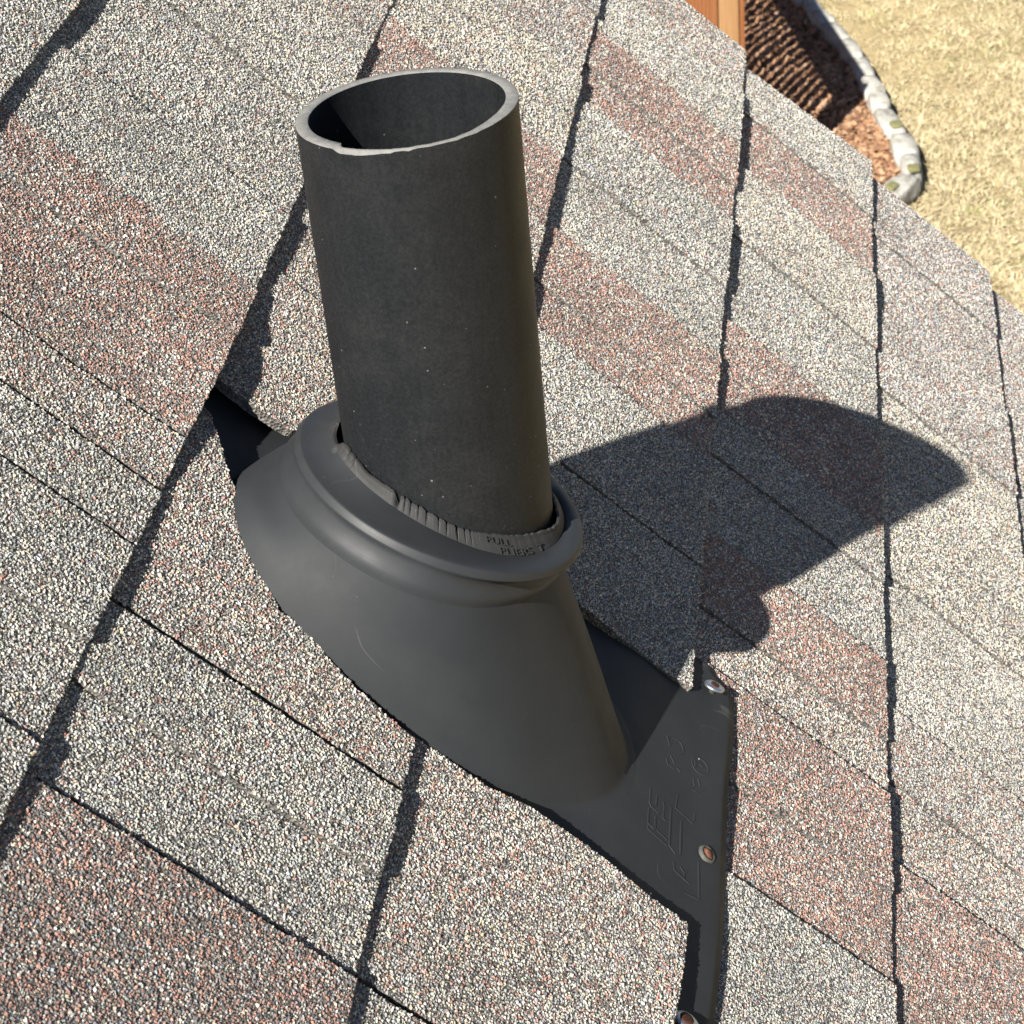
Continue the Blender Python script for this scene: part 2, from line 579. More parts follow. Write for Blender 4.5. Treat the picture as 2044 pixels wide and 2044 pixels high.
for key in CUT:
    k_, side = key
    for it in range(3):
        src = CUT_SRC[key] if it else CUT_SRC.setdefault(key, list(CUT[key]))
        out = []
        for i_, (a_, b_) in enumerate(src):
            cu, cv = CUT[key][i_]
            z1 = float(surf(k_, -.8, np.array(cu), np.array(cv)))
            f_ = (.005 - z1) / (CAM_P[2] - .005)
            out.append((a_ + (a_ - CAM_P[0]) * f_, b_ + (b_ - CAM_P[1]) * f_))
        CUT[key] = out
    if side == 'near':
        CUT[key] = [(a_ - .0024, b_) for a_, b_ in CUT[key]]

RING = np.array([[math.cos(a), math.sin(a)] for a in np.arange(5) * 2 * math.pi / 5])
GF = np.array([(0, 1, 5), (1, 2, 5), (2, 6, 5), (2, 3, 6), (3, 4, 6), (4, 0, 6), (0, 5, 6)])


def granules(U, Vv, Z, C, size):
    n = len(U)
    r = size * np.clip(rng.lognormal(0, .26, n), .55, 1.6)
    ang = rng.uniform(0, 2 * math.pi, n)
    asp = rng.uniform(0.62, 1.0, n)
    h = r * rng.uniform(0.34, 0.74, n)
    jit = rng.uniform(0.75, 1.15, (n, 5))
    lx = RING[None, :, 0] * jit * r[:, None]
    ly = RING[None, :, 1] * jit * (r * asp)[:, None]
    top = np.stack([rng.uniform(0.15, 0.6, n), rng.uniform(-0.6, -0.1, n)], 1) * r[:, None]
    ty = rng.uniform(-0.35, 0.35, (n, 2)) * r[:, None]
    LX = np.concatenate([lx, top], 1)
    LY = np.concatenate([ly, ty], 1)
    LZ = np.concatenate([np.full((n, 5), -0.25) * r[:, None], h[:, None] * rng.uniform(0.6, 1.0, (n, 2))], 1)
    ca, sa = np.cos(ang)[:, None], np.sin(ang)[:, None]
    X = U[:, None] + LX * ca - LY * sa
    Y = Vv[:, None] + LX * sa + LY * ca
    Zz = Z[:, None] + LZ
    P = np.stack([X, Y, Zz], 2).reshape(-1, 3)
    F = (GF[None] + (np.arange(n) * 7)[:, None, None]).reshape(-1, 3)
    return P, F, np.repeat(C, 7, axis=0)


CLUMP = rng.uniform(0, 1, 4096)
BALD = [(rng.uniform(-.33, .8), rng.uniform(-.44, .32), rng.uniform(.0012, .0034)) for _ in range(70)]
RAKES = {2: (.872, .86), 3: (.871, .862), 4: (.868, .842), 5: (.858, .85), 6: (.852, .84)}


def piece(k, idx, seg, parent, stats):
    u0, u1, zo, bl, dark = seg
    row = ROWS[k]
    vb, vt = row_edges(k)
    vtop = vt + 0.022
    vbot = vb + rng.normal(0, 0.0004)
    gap = 0.0015
    if u1 is None:
        c = CUT[(k, 'near')]
        outline = [(u0 + gap, vbot)] + [(a, b if (i or k == 3) else vbot) for i, (a, b) in enumerate(c)] + [(c[-1][0], vtop), (u0 + gap, vtop)]
        ulim = (u0, .01)
    elif u0 is None:
        c = CUT[(k, 'far')]
        outline = [(a, b if i < len(c) - 1 else vbot) for i, (a, b) in enumerate(c)] + [(u1 - gap, vbot), (u1 - gap, vtop)]
        ulim = (.01, u1)
    else:
        # teeth are cut slightly tapered
        s0 = rng.normal(0, 0.0012)
        s1 = rng.normal(0, 0.0012)
        g1 = gap * (1.4 if dark else 0.0)
        ub, ut = u1 - g1, u1 - g1
        if idx == len(row) - 1:
            ub, ut = RAKES.get(k, (RAKE, RAKE - .006))
        outline = [(u0 + gap * .3, vbot), (ub, vbot), (ut, vtop), (u0 + gap * .3, vtop)]
        ulim = (u0, u1)
    # visible?
    us = np.linspace(min(a for a, b in outline), max(a for a, b in outline), 9)
    uu, vv = np.meshgrid(us, np.linspace(vbot, vt, 5))
    q = project(np.stack([uu.ravel(), vv.ravel(), np.zeros(uu.size)], 1))
    MARG = 160
    vis = bool(((q[:, 0] > -MARG) & (q[:, 0] < IMG + MARG) & (q[:, 1] > -MARG) & (q[:, 1] < IMG + MARG)).any())
    step = 0.006 if vis else 0.05
    pts = []
    for i in range(len(outline)):
        a, b = outline[i], outline[(i + 1) % len(outline)]
        if np.hypot(b[0] - a[0], b[1] - a[1]) < 1e-6:
            continue
        pts.extend(edge_line(a, b, step, 0.00025 if vis else 0.0))
    pts = np.array(pts)
    nb = len(pts)
    g = 0.014 if vis else 0.08
    gu, gv = np.meshgrid(np.arange(pts[:, 0].min() + g / 2, pts[:, 0].max(), g), np.arange(pts[:, 1].min() + g / 2, pts[:, 1].max(), g))
    P = np.stack([gu.ravel(), gv.ravel()], 1)
    if len(P):
        keep = in_poly(pts, P)
        dmin = np.array([np.min(np.hypot(*(pts - x).T)) for x in P]) if len(P) else np.zeros(0)
        P = P[keep & (dmin > g * 0.35)]
    allp = np.concatenate([pts, P]) if len(P) else pts
    vo, eo, fo, *_ = delaunay_2d_cdt([Vector(x) for x in allp], [(i, (i + 1) % nb) for i in range(nb)], [], 1, 1e-7)
    vo = np.array([tuple(x) for x in vo])
    z = surf(k, zo, vo[:, 0], vo[:, 1])
    top = np.column_stack([vo, z])
    F = [tuple(f) for f in fo]
    tris = []
    for f in F:
        for i in range(1, len(f) - 1):
            tris.append((f[0], f[i], f[i + 1]))
    # skirt: down from the outline
    n0 = len(top)
    zb = surf(k, zo, pts[:, 0], pts[:, 1])
    skt = np.column_stack([pts, zb])
    skb = np.column_stack([pts, zb - 0.0052])
    sk = []
    for i in range(nb):
        j = (i + 1) % nb
        sk += [(n0 + i, n0 + nb + i, n0 + j), (n0 + j, n0 + nb + i, n0 + nb + j)]
    VV = np.concatenate([top, skt, skb])
    FF = np.array(tris + sk)
    CC = np.tile((np.array(BLEND[bl], float) / sum(BLEND[bl])) @ PAL * 0.86, (len(VV), 1))
    qq = project(VV[FF].mean(1))
    inside = (qq[:, 0] > -72) & (qq[:, 0] < IMG + 72) & (qq[:, 1] > -72) & (qq[:, 1] < IMG + 72)
    MI = np.where(inside & vis, 0, 2)
    MI[len(tris):] = 0
    if vis:
        # packed granules
        mid = np.array([[np.mean(ulim), (vb + vt) / 2, 0]])
        dist = np.linalg.norm(mid[0] - CAM_P)
        sp = 0.00125 if dist < 1.05 else (0.00137 if dist < 1.3 else 0.00165)
        lo, hi = pts.min(0), pts.max(0)
        hi = np.array([hi[0], min(hi[1], vt + 0.006)])
        gu, gv = np.meshgrid(np.arange(lo[0], hi[0], sp), np.arange(lo[1], hi[1], sp * 0.87))
        gu = gu + (np.arange(gv.shape[0]) % 2)[:, None] * sp / 2
        G = np.stack([gu.ravel(), gv.ravel()], 1) + rng.uniform(-.42, .42, (gu.size, 2)) * sp
        G = G[in_poly(pts, G)]
        q = project(np.column_stack([G, np.zeros(len(G))]))
        mg = 60 + 55 * rng.uniform(0, 1, len(G)) ** 2
        G = G[(q[:, 0] > -mg) & (q[:, 0] < IMG + mg) & (q[:, 1] > -mg) & (q[:, 1] < IMG + mg)]
        n = len(G)
        if n:
            # some granules have worn off
            wear = np.sin(G[:, 0] * 91 + k) * np.sin(G[:, 1] * 83 + 2 * k) + np.sin(G[:, 0] * 211 + 1) * np.sin(G[:, 1] * 167)
            G = G[rng.uniform(0, 1, n) > 0.035 + 0.02 * np.clip(wear, 0, 2)]
            for bx, by, br in BALD:
                dd = np.hypot(G[:, 0] - bx, (G[:, 1] - by) * 1.4)
                G = G[(dd > br) | (rng.uniform(0, 1, len(G)) > 0.75)]
            n = len(G)
            bi = np.full(n, BKEY.index(bl))
            soft = G[:, 0] + rng.normal(0, 0.0022, n) + 0.002 * np.sin(G[:, 1] * 70 + k) + 0.0012 * np.sin(G[:, 1] * 190 + k)
            if idx > 0 and not row[idx - 1][4]:
                bi[soft < ulim[0]] = BKEY.index(row[idx - 1][3])
            if idx + 1 < len(row) and not dark:
                bi[soft > ulim[1]] = BKEY.index(row[idx + 1][3])
            # stray clusters of the other colour
            stray = np.sin(G[:, 0] * 140 + k * 5) * np.sin(G[:, 1] * 120 + k * 3) + 0.5 * np.sin(G[:, 0] * 310 + G[:, 1] * 260)
            swap = (stray > 0.95) & (rng.uniform(0, 1, n) < 0.4)
            bi[swap] = BKEY.index('P')
            rv = rng.uniform(0, 1, n)
            cid = (np.floor(G[:, 0] / .0027).astype(np.int64) * 7919 + np.floor(G[:, 1] / .0023).astype(np.int64) * 104729) % 4096
            rv = np.where(rng.uniform(0, 1, n) < .34, CLUMP[cid], rv)       # granules of a kind clump together
            pick = (rv[:, None] > BCUM[bi]).sum(1)
            colr = PAL[np.minimum(pick, 9)] * rng.uniform(0.8, 1.18, n)[:, None] * (1 + rng.normal(0, 0.03, (n, 3)))
            tone = 1 + 0.09 * np.sin(G[:, 0] * 37 + k * 2) * np.sin(G[:, 1] * 41 + k)
            colr = np.clip(colr * 0.86 * tone[:, None], 0.015, 0.85)
            gz = surf(k, zo, G[:, 0], G[:, 1]) + rng.uniform(-.0001, .00025, n)
            gp, gf, gc = granules(G[:, 0], G[:, 1], gz, colr, sp * 0.6)
            FF = np.concatenate([FF, gf + len(VV)])
            MI = np.concatenate([MI, np.ones(len(gf), int)])
            VV = np.concatenate([VV, gp])
            CC = np.concatenate([CC, gc])
            stats[0] += n
    me = mesh_np("shingle", VV, FF, colors=CC, mat_idx=MI)
    link("shingle", me, parent, (M_ASPH, M_GRAN, M_FAR))


house = empty("house_roof", RW.copy())
tag(house, "weathered grey and red asphalt shingle roof sloping around the vent pipe", "roof")
# deck under the shingles
bm = bmesh.new()
VRIDGE, VEAVE = V1 + 9 * E + .02, V1 - (EAVE_ROW - 1) * E + 0.012
box(bm, ((-2.4 + RAKE - .018) / 2, (VRIDGE + VEAVE) / 2, -0.031), (RAKE - .018 + 2.4, VRIDGE - VEAVE, 0.018))
deck = link("roof_deck", bm_mesh("roof_deck", bm), house, (M_DECK,))
bm = bmesh.new()
box(bm, (RAKE - .03, (VRIDGE + VEAVE) / 2, -0.108), (0.022, VRIDGE - VEAVE, 0.14))
link("rake_board", bm_mesh("rake_board", bm, 0.003), house, (M_TRIM,))
stats = [0]
for k in sorted(ROWS):
    for i, s in enumerate(ROWS[k]):
        piece(k, i, s, deck, stats)
# gable wall below, down to the ground
HG = -2.5
c_, s_ = math.cos(PITCH), math.sin(PITCH)
ya, yb = VEAVE * c_ + 0.12, VRIDGE * c_
za, zb_ = VEAVE * s_ + 0.02, VRIDGE * s_ - 0.04
V = []
for x in (-2.3, 0.78):
    V += [(x, ya, HG - .1), (x, yb, HG - .1), (x, yb, zb_), (x, ya, za)]
me = mesh_py("gable_wall", V, [(0, 1, 2, 3), (7, 6, 5, 4), (0, 4, 5, 1), (1, 5, 6, 2), (2, 6, 7, 3), (3, 7, 4, 0)])
w = link("gable_wall", me, house, (M_WALL,))
w.matrix_parent_inverse = RW.inverted()
print("granules", stats[0])

# ------------------------------------------------------------------ vent pipe
AX = np.array([0.0150999, 0.7028909, 0.7111374])
R, WALL, HP = 0.04445, 0.0050, 0.24944
b1 = np.array([1.0, 0, 0]) - AX[0] * AX
b1 /= np.linalg.norm(b1)
b2 = np.cross(AX, b1)
CUTN = (0.0464770, 0.0421939)
NP_ = 160
PH = np.arange(NP_) * 2 * math.pi / NP_
# local frame of the pipe: x=b1, y=b2, z=AX, origin on the roof plane
PM = np.eye(4)
PM[:3, 0], PM[:3, 1], PM[:3, 2] = b1, b2, AX
pipe_mat = RW @ Matrix(PM.tolist())


def ptop(r, ph):
    return HP - CUTN[0] * r * np.cos(ph) - CUTN[1] * r * np.sin(ph)


def pring(r, z):
    r = np.broadcast_to(r, PH.shape)
    return np.stack([r * np.cos(PH), r * np.sin(PH), np.broadcast_to(z, PH.shape)], 1)


pipe = empty("vent_pipe", pipe_mat)
tag(pipe, "black plastic vent pipe standing upright through the roof, cut open at the top", "vent pipe")
wob = 0.00012 * np.sin(PH * 3 + 1)
edge_n = np.convolve(np.tile(rng.normal(0, 1, NP_), 3), np.ones(3) / 3, 'same')[NP_:2 * NP_]
PD = np.degrees(PH)
front = smooth01((PD - 150.5) / 4) * (1 - smooth01((PD - 208) / 48))
chip = 0.0012 * front * (1 - smooth01((PD - 165) / 25)) + 0.0005 * front * (1 + 0.7 * edge_n) + 0.00015 * np.abs(edge_n)
zt_o = ptop(R, PH) - chip
rings = [pring(R + wob, np.full(NP_, -0.12)), pring(R + wob, np.full(NP_, 0.06)), pring(R + wob, np.full(NP_, 0.16)), pring(R + wob, zt_o - 0.0004)]
V, F = loft(rings)
link("pipe_wall", mesh_py("pipe_wall", V, F, True), pipe, (M_PIPE,))
zt_i = ptop(R - WALL, PH)
ri = R - WALL + 0.0001 * np.sin(PH * 2)
rin = ri + 0.0033 * front * (1 + 0.2 * edge_n)          # broken inner arris at the front
rings = [pring(ri, np.full(NP_, -0.12)), pring(ri, np.full(NP_, 0.1)), pring(ri, zt_i - 0.005), pring(rin, zt_i - 0.0004)]
V, F = loft(rings[::-1])
link("bore", mesh_py("bore", V, F, True), pipe, (M_PIPE,))
zr = 0.00012 * edge_n
rings = [pring(R + wob, zt_o - 0.0004), pring(R - 0.0004 + wob, zt_o + zr), pring((R + rin) / 2, (zt_i + zt_o) / 2 + zr * 1.5), pring(rin + 0.0003, zt_i + zr), pring(rin, zt_i - 0.0004)]
V, F = loft(rings)
link("cut_rim", mesh_py("cut_rim", V, F, True), pipe, (M_RIM,))

# ------------------------------------------------------------------ pipe boot: flange, cone, collar, gasket
boot = empty("pipe_boot", RW.copy())
tag(boot, "charcoal plastic pipe boot with cone and collar, its flange tucked under the shingles", "pipe flashing")


def flange_z(u, v):
    """top of the flange, roof frame"""
    z = -0.0082 + 0.0062 * smooth01((-v - 0.066) / 0.046) + 0.0012 * smooth01((-v - 0.146) / 0.02)
    z = z - 0.0048 * smooth01((v - 0.08) / 0.045) - 0.006 * smooth01((-u - 0.112) / 0.02) * smooth01((v + 0.12) / 0.04)
    z = z + 0.0008 * np.sin(u * 52 + 0.6) * smooth01((-v - 0.12) / 0.03)
    # rolled lower edge
    z = z - 0.0010 * smooth01((-v - 0.168) / 0.005)
    return z


def flange_vlow(u):
    return -0.1700 + 0.0032 * np.sin((u + 0.02) * 30) * np.exp(-((u - 0.0) / 0.12) ** 2) - 0.003 * np.exp(-((u - 0.045) / 0.03) ** 2) + 0.018 * smooth01((u - 0.068) / 0.02) ** 2


us = np.linspace(-0.205, 0.088, 80)
ts = np.linspace(0, 1, 60) ** 0.8
VT, VB = [], []
for t in ts:
    lowv = flange_vlow(us)
    v = 0.2 + (lowv - 0.2) * t
    # thin drop at the outer edge so that the sheet has a rounded lip
    VT.append(np.stack([us, v, flange_z(us, v)], 1))
    VB.append(np.stack([us, v, flange_z(us, v) - 0.0017], 1))
nu = len(us)
V = np.concatenate(VT + VB)
F = []
nt = len(ts)
for a in range(nt - 1):
    for i in range(nu - 1):
        F.append((a * nu + i, a * nu + i + 1, (a + 1) * nu + i + 1, (a + 1) * nu + i))
        o = nt * nu
        F.append((o + a * nu + i, o + (a + 1) * nu + i, o + (a + 1) * nu + i + 1, o + a * nu + i + 1))
for i in range(nu - 1):
    a = (nt - 1) * nu
    F.append((a + i, a + i + 1, nt * nu + a + i + 1, nt * nu + a + i))
for a in range(nt - 1):
    for i in (0, nu - 1):
        F.append((a * nu + i, (a + 1) * nu + i, nt * nu + (a + 1) * nu + i, nt * nu + a * nu + i))
flange = link("base_flange", mesh_py("base_flange", V, F, True), boot, (M_BOOT,))

# collar frame
CN = np.array([math.sin(.158), math.sin(.33) * math.cos(.158), math.cos(.33) * math.cos(.158)])
CC0 = np.array([-0.001513, 0.051844, 0.046724])
c2 = np.array([0, 1.0, 0]) - CN[1] * CN
c2 /= np.linalg.norm(c2)
c1 = np.cross(c2, CN)
NC = 144
TH = np.arange(NC) * 2 * math.pi / NC
RC = 0.0687


def cring(r, h):
    r = np.broadcast_to(r, TH.shape)
    h = np.broadcast_to(h, TH.shape)
    return CC0 + r[:, None] * (np.cos(TH)[:, None] * c1 + np.sin(TH)[:, None] * c2) + h[:, None] * CN


# inner edge of the gasket, where it turns up against the pipe
phi = TH


def around_pipe(r, hc):
    """points at distance r from the pipe axis, hc above the collar plane"""
    d = np.cos(phi)[:, None] * b1 + np.sin(phi)[:, None] * b2
    base = d * np.broadcast_to(r, phi.shape)[:, None]
    t = (np.broadcast_to(hc, phi.shape) - (base - CC0) @ CN) / (AX @ CN)
    return base + t[:, None] * AX


def angd(deg):
    return (phi - math.radians(deg) + math.pi) % (2 * math.pi) - math.pi


HT = np.radians([-115, -75, 0, 60, 100, 125, 142, 162, 187, 201, 223, 245])
HV = np.array([.0006, .0025, .005, .0075, .0095, .0100, .0084, .0063, .0032, .0013, -.0005, .0006])


def hin(a):
    return np.interp(np.mod(np.asarray(a) + math.radians(115), 2 * math.pi) - math.radians(115), HT, HV)


h_in = hin(phi)
slit = np.exp(-(angd(108) / 0.24) ** 2)
r_in = R + 0.0046 + 0.001 * np.exp(-(angd(-130) / 0.7) ** 2)
inner = around_pipe(r_in, h_in)
wv = 0.0004 * np.sin(TH * 5 + 1)
gv_ = smooth01(0.5 + 0.8 * np.cos(TH + math.radians(62)))     # the groove is deepest on the downslope side


def under(h, left, right):
    return cring(RC + left * (1 - gv_) + right * gv_, h)


rings = [inner, inner * 0.5 + cring(RC - .010, .0036) * 0.5, cring(RC - .0045, .0032), cring(RC - .0022, .0029), cring(RC - .0016, .0027), cring(RC - .0012, .0023),
         cring(RC - .0006, .0009), cring(RC - .0001, -.0002), cring(RC + .0001, -.0008), under(-.0016, -.0002, -.0006), under(-.0026, -.0004, -.0038), under(-.0040, -.0002, -.0068),
         under(-.0064, .0004, -.0074), under(-.0086, .0012, -.0062), under(-.0102, .0019, -.0046), under(-.0118, .0024, -.0041), under(-.0138, .0026, -.0045), under(-.0158, .0027, -.0050)]
V, F = loft(rings)
link("collar", mesh_py("collar", V, F, True), boot, (M_COLLAR,))

# cone: lofted from the collar ring to the oval base
base_c, base_a, base_b = np.array([-.027, .010]), .0735, .117
adb = (TH - math.radians(122) + math.pi) % (2 * math.pi) - math.pi
sq = 1 - 0.10 * np.exp(-((TH - math.pi) / 0.9) ** 2)
bu = base_c[0] + base_a * sq * np.cos(TH)
bv = base_c[1] + base_b * sq * np.sin(TH)
ring0 = under(-.0158, .0027, -.0050)
baser = np.stack([bu, bv, flange_z(bu, bv)], 1)
rings = [ring0]
nS = 26
cen = np.array([base_c[0], base_c[1]])
for s in np.linspace(0.03, 1.0, nS):
    P = ring0 * (1 - s) + baser * s
    bulge = 0.0012 * math.sin(math.pi * s) - 0.0
    out = np.stack([np.cos(TH), np.sin(TH), np.zeros(NC)], 1)
    P = P + out * bulge
    ad = (TH - math.radians(112) + math.pi) % (2 * math.pi) - math.pi
    P[:, 2] += 0.0066 * (math.sin(math.pi * min(1.0, s ** 1.5))) * np.exp(-(ad / 0.48) ** 2)
    rings.append(P)
# fillet out on to the flange
for e, dz in ((0.0022, 0.0), (0.006, -0.0004)):
    sc = np.stack([base_c[0] + (base_a * sq + e) * np.cos(TH), base_c[1] + (base_b * sq + e) * np.sin(TH)], 1)
    rings[-1][:, 2] += 0.0004
    rings.append(np.column_stack([sc, flange_z(sc[:, 0], sc[:, 1]) + 0.0002 + dz]))
V, F = loft(rings)
link("cone", mesh_py("cone", V, F, True), boot, (M_BOOT,))

# gasket lip, cracked and torn
NL = 720
phi = np.arange(NL) * 2 * math.pi / NL
h_in2 = hin(phi)
r_in2 = R + 0.0046 + 0.001 * np.exp(-(angd(-130) / 0.7) ** 2)
slit = np.exp(-(angd(108) / 0.22) ** 4)
gasrise = 0.0055 + 0.0012 * np.exp(-(angd(-128) / 0.45) ** 2) + 0.0006 * np.sin(phi * 7) + 0.0004 * np.convolve(np.tile(rng.normal(0, 1, NL), 3), np.ones(5) / 5, 'same')[NL:2 * NL]
for cd, wd, dp in ((163, .022, .85), (129, .014, .6), (134, .01, .5), (-167, .007, .75), (-172, .006, .4), (-176, .006, .35), (178, .006, .4), (174, .006, .3), (170, .007, .4), (-160, .006, .3), (167, .006, .35), (-163, .005, .3)):
    gasrise *= 1 - dp * np.exp(-(angd(cd) / wd) ** 2)
gasrise = gasrise * (1 - slit) + 0.0003 * slit
rt = R + 0.0006 + 0.0022 * slit + 0.0026 * np.exp(-(angd(-100) / 0.22) ** 2) + 0.0012 * np.exp(-(angd(146) / 0.14) ** 2)
o0 = around_pipe(r_in2 + 0.0004, h_in2 - 0.0003)
o1 = around_pipe(r_in2 * .72 + rt * .28 + .0002, h_in2 + gasrise * .25)
o2 = around_pipe(r_in2 * .2 + rt * .8 + .0006, h_in2 + gasrise * .75)
o3 = around_pipe(rt + .0011, h_in2 + gasrise)
o4 = around_pipe(rt, h_in2 + gasrise - .0001)
o5 = around_pipe(r_in2 - 0.001, h_in2 - 0.002)
V, F = loft([o0, o1, o2, o3, o4, o5])
link("gasket_lip", mesh_py("gasket_lip", V, F, False), boot, (M_LIP,))


def text_mesh(s, size):
    cu = bpy.data.curves.new("t", 'FONT')
    cu.body = s
    cu.size = size
    cu.extrude = 0.0
    cu.resolution_u = 2
    ob = bpy.data.objects.new("t", cu)
    col.objects.link(ob)
    dg = bpy.context.evaluated_depsgraph_get()
    me = bpy.data.meshes.new_from_object(ob.evaluated_get(dg))
    bpy.data.objects.remove(ob)
    bpy.data.curves.remove(cu)
    return me


def raised(me, fn, thick):
    """map flat text vertices through fn(x, y, h) and give them thickness"""
    bm = bmesh.new()
    bm.from_mesh(me)
    r = bmesh.ops.extrude_face_region(bm, geom=list(bm.faces))
    up = {v for v in r['geom'] if isinstance(v, bmesh.types.BMVert)}
    for v in bm.verts:
        v.co = Vector(fn(v.co.x, v.co.y, thick if v in up else -0.0002))
    out = bpy.data.meshes.new("raised_lettering")
    bm.to_mesh(out)
    bm.free()
    return out


def lip_fn(phi0, y0, xs):
    def fn(x, y, h):
        a = math.radians(phi0) + x * xs / (R + .004)
        rr = R + 0.0046 + 0.001 * math.exp(-((((a - math.radians(-130) + math.pi) % (2 * math.pi)) - math.pi) / 0.7) ** 2) + .0004
        f = (y + y0) / 0.0082
        d = math.cos(a) * b1 + math.sin(a) * b2
        hi = float(hin(a))
        base = d * (rr * (1 - f) + (R + .0019) * f + h)
        t = (hi - .0003 + .0066 * f + h * .8 - (base - CC0) @ CN) / (AX @ CN)
        return base + t * AX
    return fn


link("raised_lettering", raised(text_mesh("PULL", .0040), lip_fn(-153, .0048, 1.35), .0005), boot, (M_LIP,))
link("raised_lettering", raised(text_mesh("PLIERS  T", .0044), lip_fn(-147, .0008, 1.35), .0005), boot, (M_LIP,))


# moulded marks on the flange: traced lines in roof millimetres
def img_to_flange(x, y):
    d = CAM_R @ np.array([x - IMG / 2, -(y - IMG / 2), -F_PX])
    P = CAM_P.copy()
    zt = -0.004
    for _ in range(4):
        t = (zt - CAM_P[2]) / d[2]
        P = CAM_P + d * t
        zt = float(flange_z(P[0], P[1]))
    return P[0], P[1]


def ridge(pts, w=0.0008, h=0.00022):
    V, F = [], []
    pts = [np.array(p) for p in pts]
    for i, p in enumerate(pts):
        d = pts[min(i + 1, len(pts) - 1)] - pts[max(i - 1, 0)]
        d = d / np.linalg.norm(d)
        nn = np.array([-d[1], d[0]])
        z = float(flange_z(p[0], p[1]))
        for a, hh in ((-1, -.0002), (-.45, h), (.45, h), (1, -.0002)):
            q = p + nn * w * a
            V.append((q[0], q[1], z + hh))
    for i in range(len(pts) - 1):
        for j in range(3):
            F.append((4 * i + j, 4 * i + j + 1, 4 * i + 5 + j, 4 * i + 4 + j))
    return V, F


def marks(lines, name):
    V, F = [], []
    for ln in lines:
        v, f = ridge(ln)
        o = len(V)
        V += v
        F += [tuple(i + o for i in q) for q in f]
    link(name, mesh_py(name, V, F, False), boot, (M_BOOT,))


ZA = lambda L: [img_to_flange(1260 + x * .1139, 1440 + y * .1139) for x, y in L]
ZB = lambda L: [img_to_flange(1240 + x * .1242, 1560 + y * .1242) for x, y in L]
marks([ZB(l) for l in ([(470, 110), (455, 340), (480, 400), (600, 510)], [(575, 210), (560, 390)], [(675, 330), (690, 400), (670, 590), (710, 630)],
                       [(800, 420), (770, 1030), (870, 1160)], [(910, 210), (870, 420), (1070, 600), (1160, 690)], [(445, 430), (425, 660), (520, 760)],
                       [(550, 560), (540, 780)], [(430, 700), (430, 760), (730, 1030)], [(480, 690), (740, 940)], [(960, 640), (950, 1180)], [(1190, 510), (1165, 640)])], "moulded_emblem")
marks([ZB(l) for l in ([(840, 1290), (850, 1420), (1100, 1650)], [(950, 1370), (1010, 1470), (1060, 1440)], [(1010, 1470), (1015, 1550)], [(1245, 1300), (1250, 1900)], [(1250, 1900), (1000, 1780)])], "moulded_border")


def circle(c, r, n=20, a0=0, a1=2 * math.pi):
    return [(c[0] + r * math.cos(a0 + (a1 - a0) * i / n), c[1] + r * math.sin(a0 + (a1 - a0) * i / n)) for i in range(n + 1)]


ca = img_to_flange(1260 + 1205 * .1139, 1440 + 780 * .1139)
marks([circle(ca, .0052), ZA([(1110, 660), (1130, 800)]), ZA([(1180, 740), (1250, 800)]), ZA([(1090, 1010), (1115, 1150)]), ZA([(1175, 1010), (1210, 1160)]),
       ZA([(1060, 1180), (1130, 1230)]), ZA([(1180, 1240), (1280, 1180)])], "moulded_approval_mark")
cb = img_to_flange(1260 + 780 * .1139, 1440 + 430 * .1139)
marks([circle(cb, .0050, 14, -2.2, 1.2), ZA([(630, 250), (680, 440)]), ZA([(740, 380), (820, 350)]), ZA([(620, 640), (640, 760), (740, 820)]), ZA([(690, 600), (760, 740)]), ZA([(810, 820), (860, 890)])], "moulded_approval_mark")


# loose granules washed on to the flange and against the boot
lu, lv = [], []
for _ in range(12):
    if random.random() < .6:
        u_ = -.094 + abs(random.gauss(0, .006))
        v_ = random.uniform(-.135, -.02) if random.random() < .6 else random.uniform(.0, .09)
        if v_ > -.08:
            u_ = -.0985 + abs(random.gauss(0, .002))
    else:
        u_, v_ = random.uniform(-.14, .08), random.uniform(-.163, -.105)
        if v_ > -.148 and u_ < -.095:
            continue
        if v_ > -.14 and u_ > .045:
            continue
    lu.append(u_)
    lv.append(v_)
lu, lv = np.array(lu), np.array(lv)
lc = PAL[rng.choice(10, len(lu), p=np.array(BLEND['G']) / sum(BLEND['G']))] * .9
gp_, gf_, gc_ = granules(lu, lv, flange_z(lu, lv) + .0002, lc, .00055)
o = link("loose_granules", mesh_np("loose_granules", gp_, gf_, colors=gc_), None, (M_GRAN,), RW.copy())
tag(o, "loose shingle granules scattered on the boot's flange", "granules", kind="stuff")

# ------------------------------------------------------------------ roofing nails
def disc_profile(prof, n=28, squash=1.0):
    rings = []
    a = np.arange(n) * 2 * math.pi / n
    for r, z in prof:
        rr = r * (1 + 0.03 * np.sin(a * 3 + 1) + 0.02 * np.sin(a * 7))
        rings.append(np.stack([rr * np.cos(a), rr * np.sin(a) * squash, np.full(n, z)], 1))
    return loft(rings, cap_last=True)


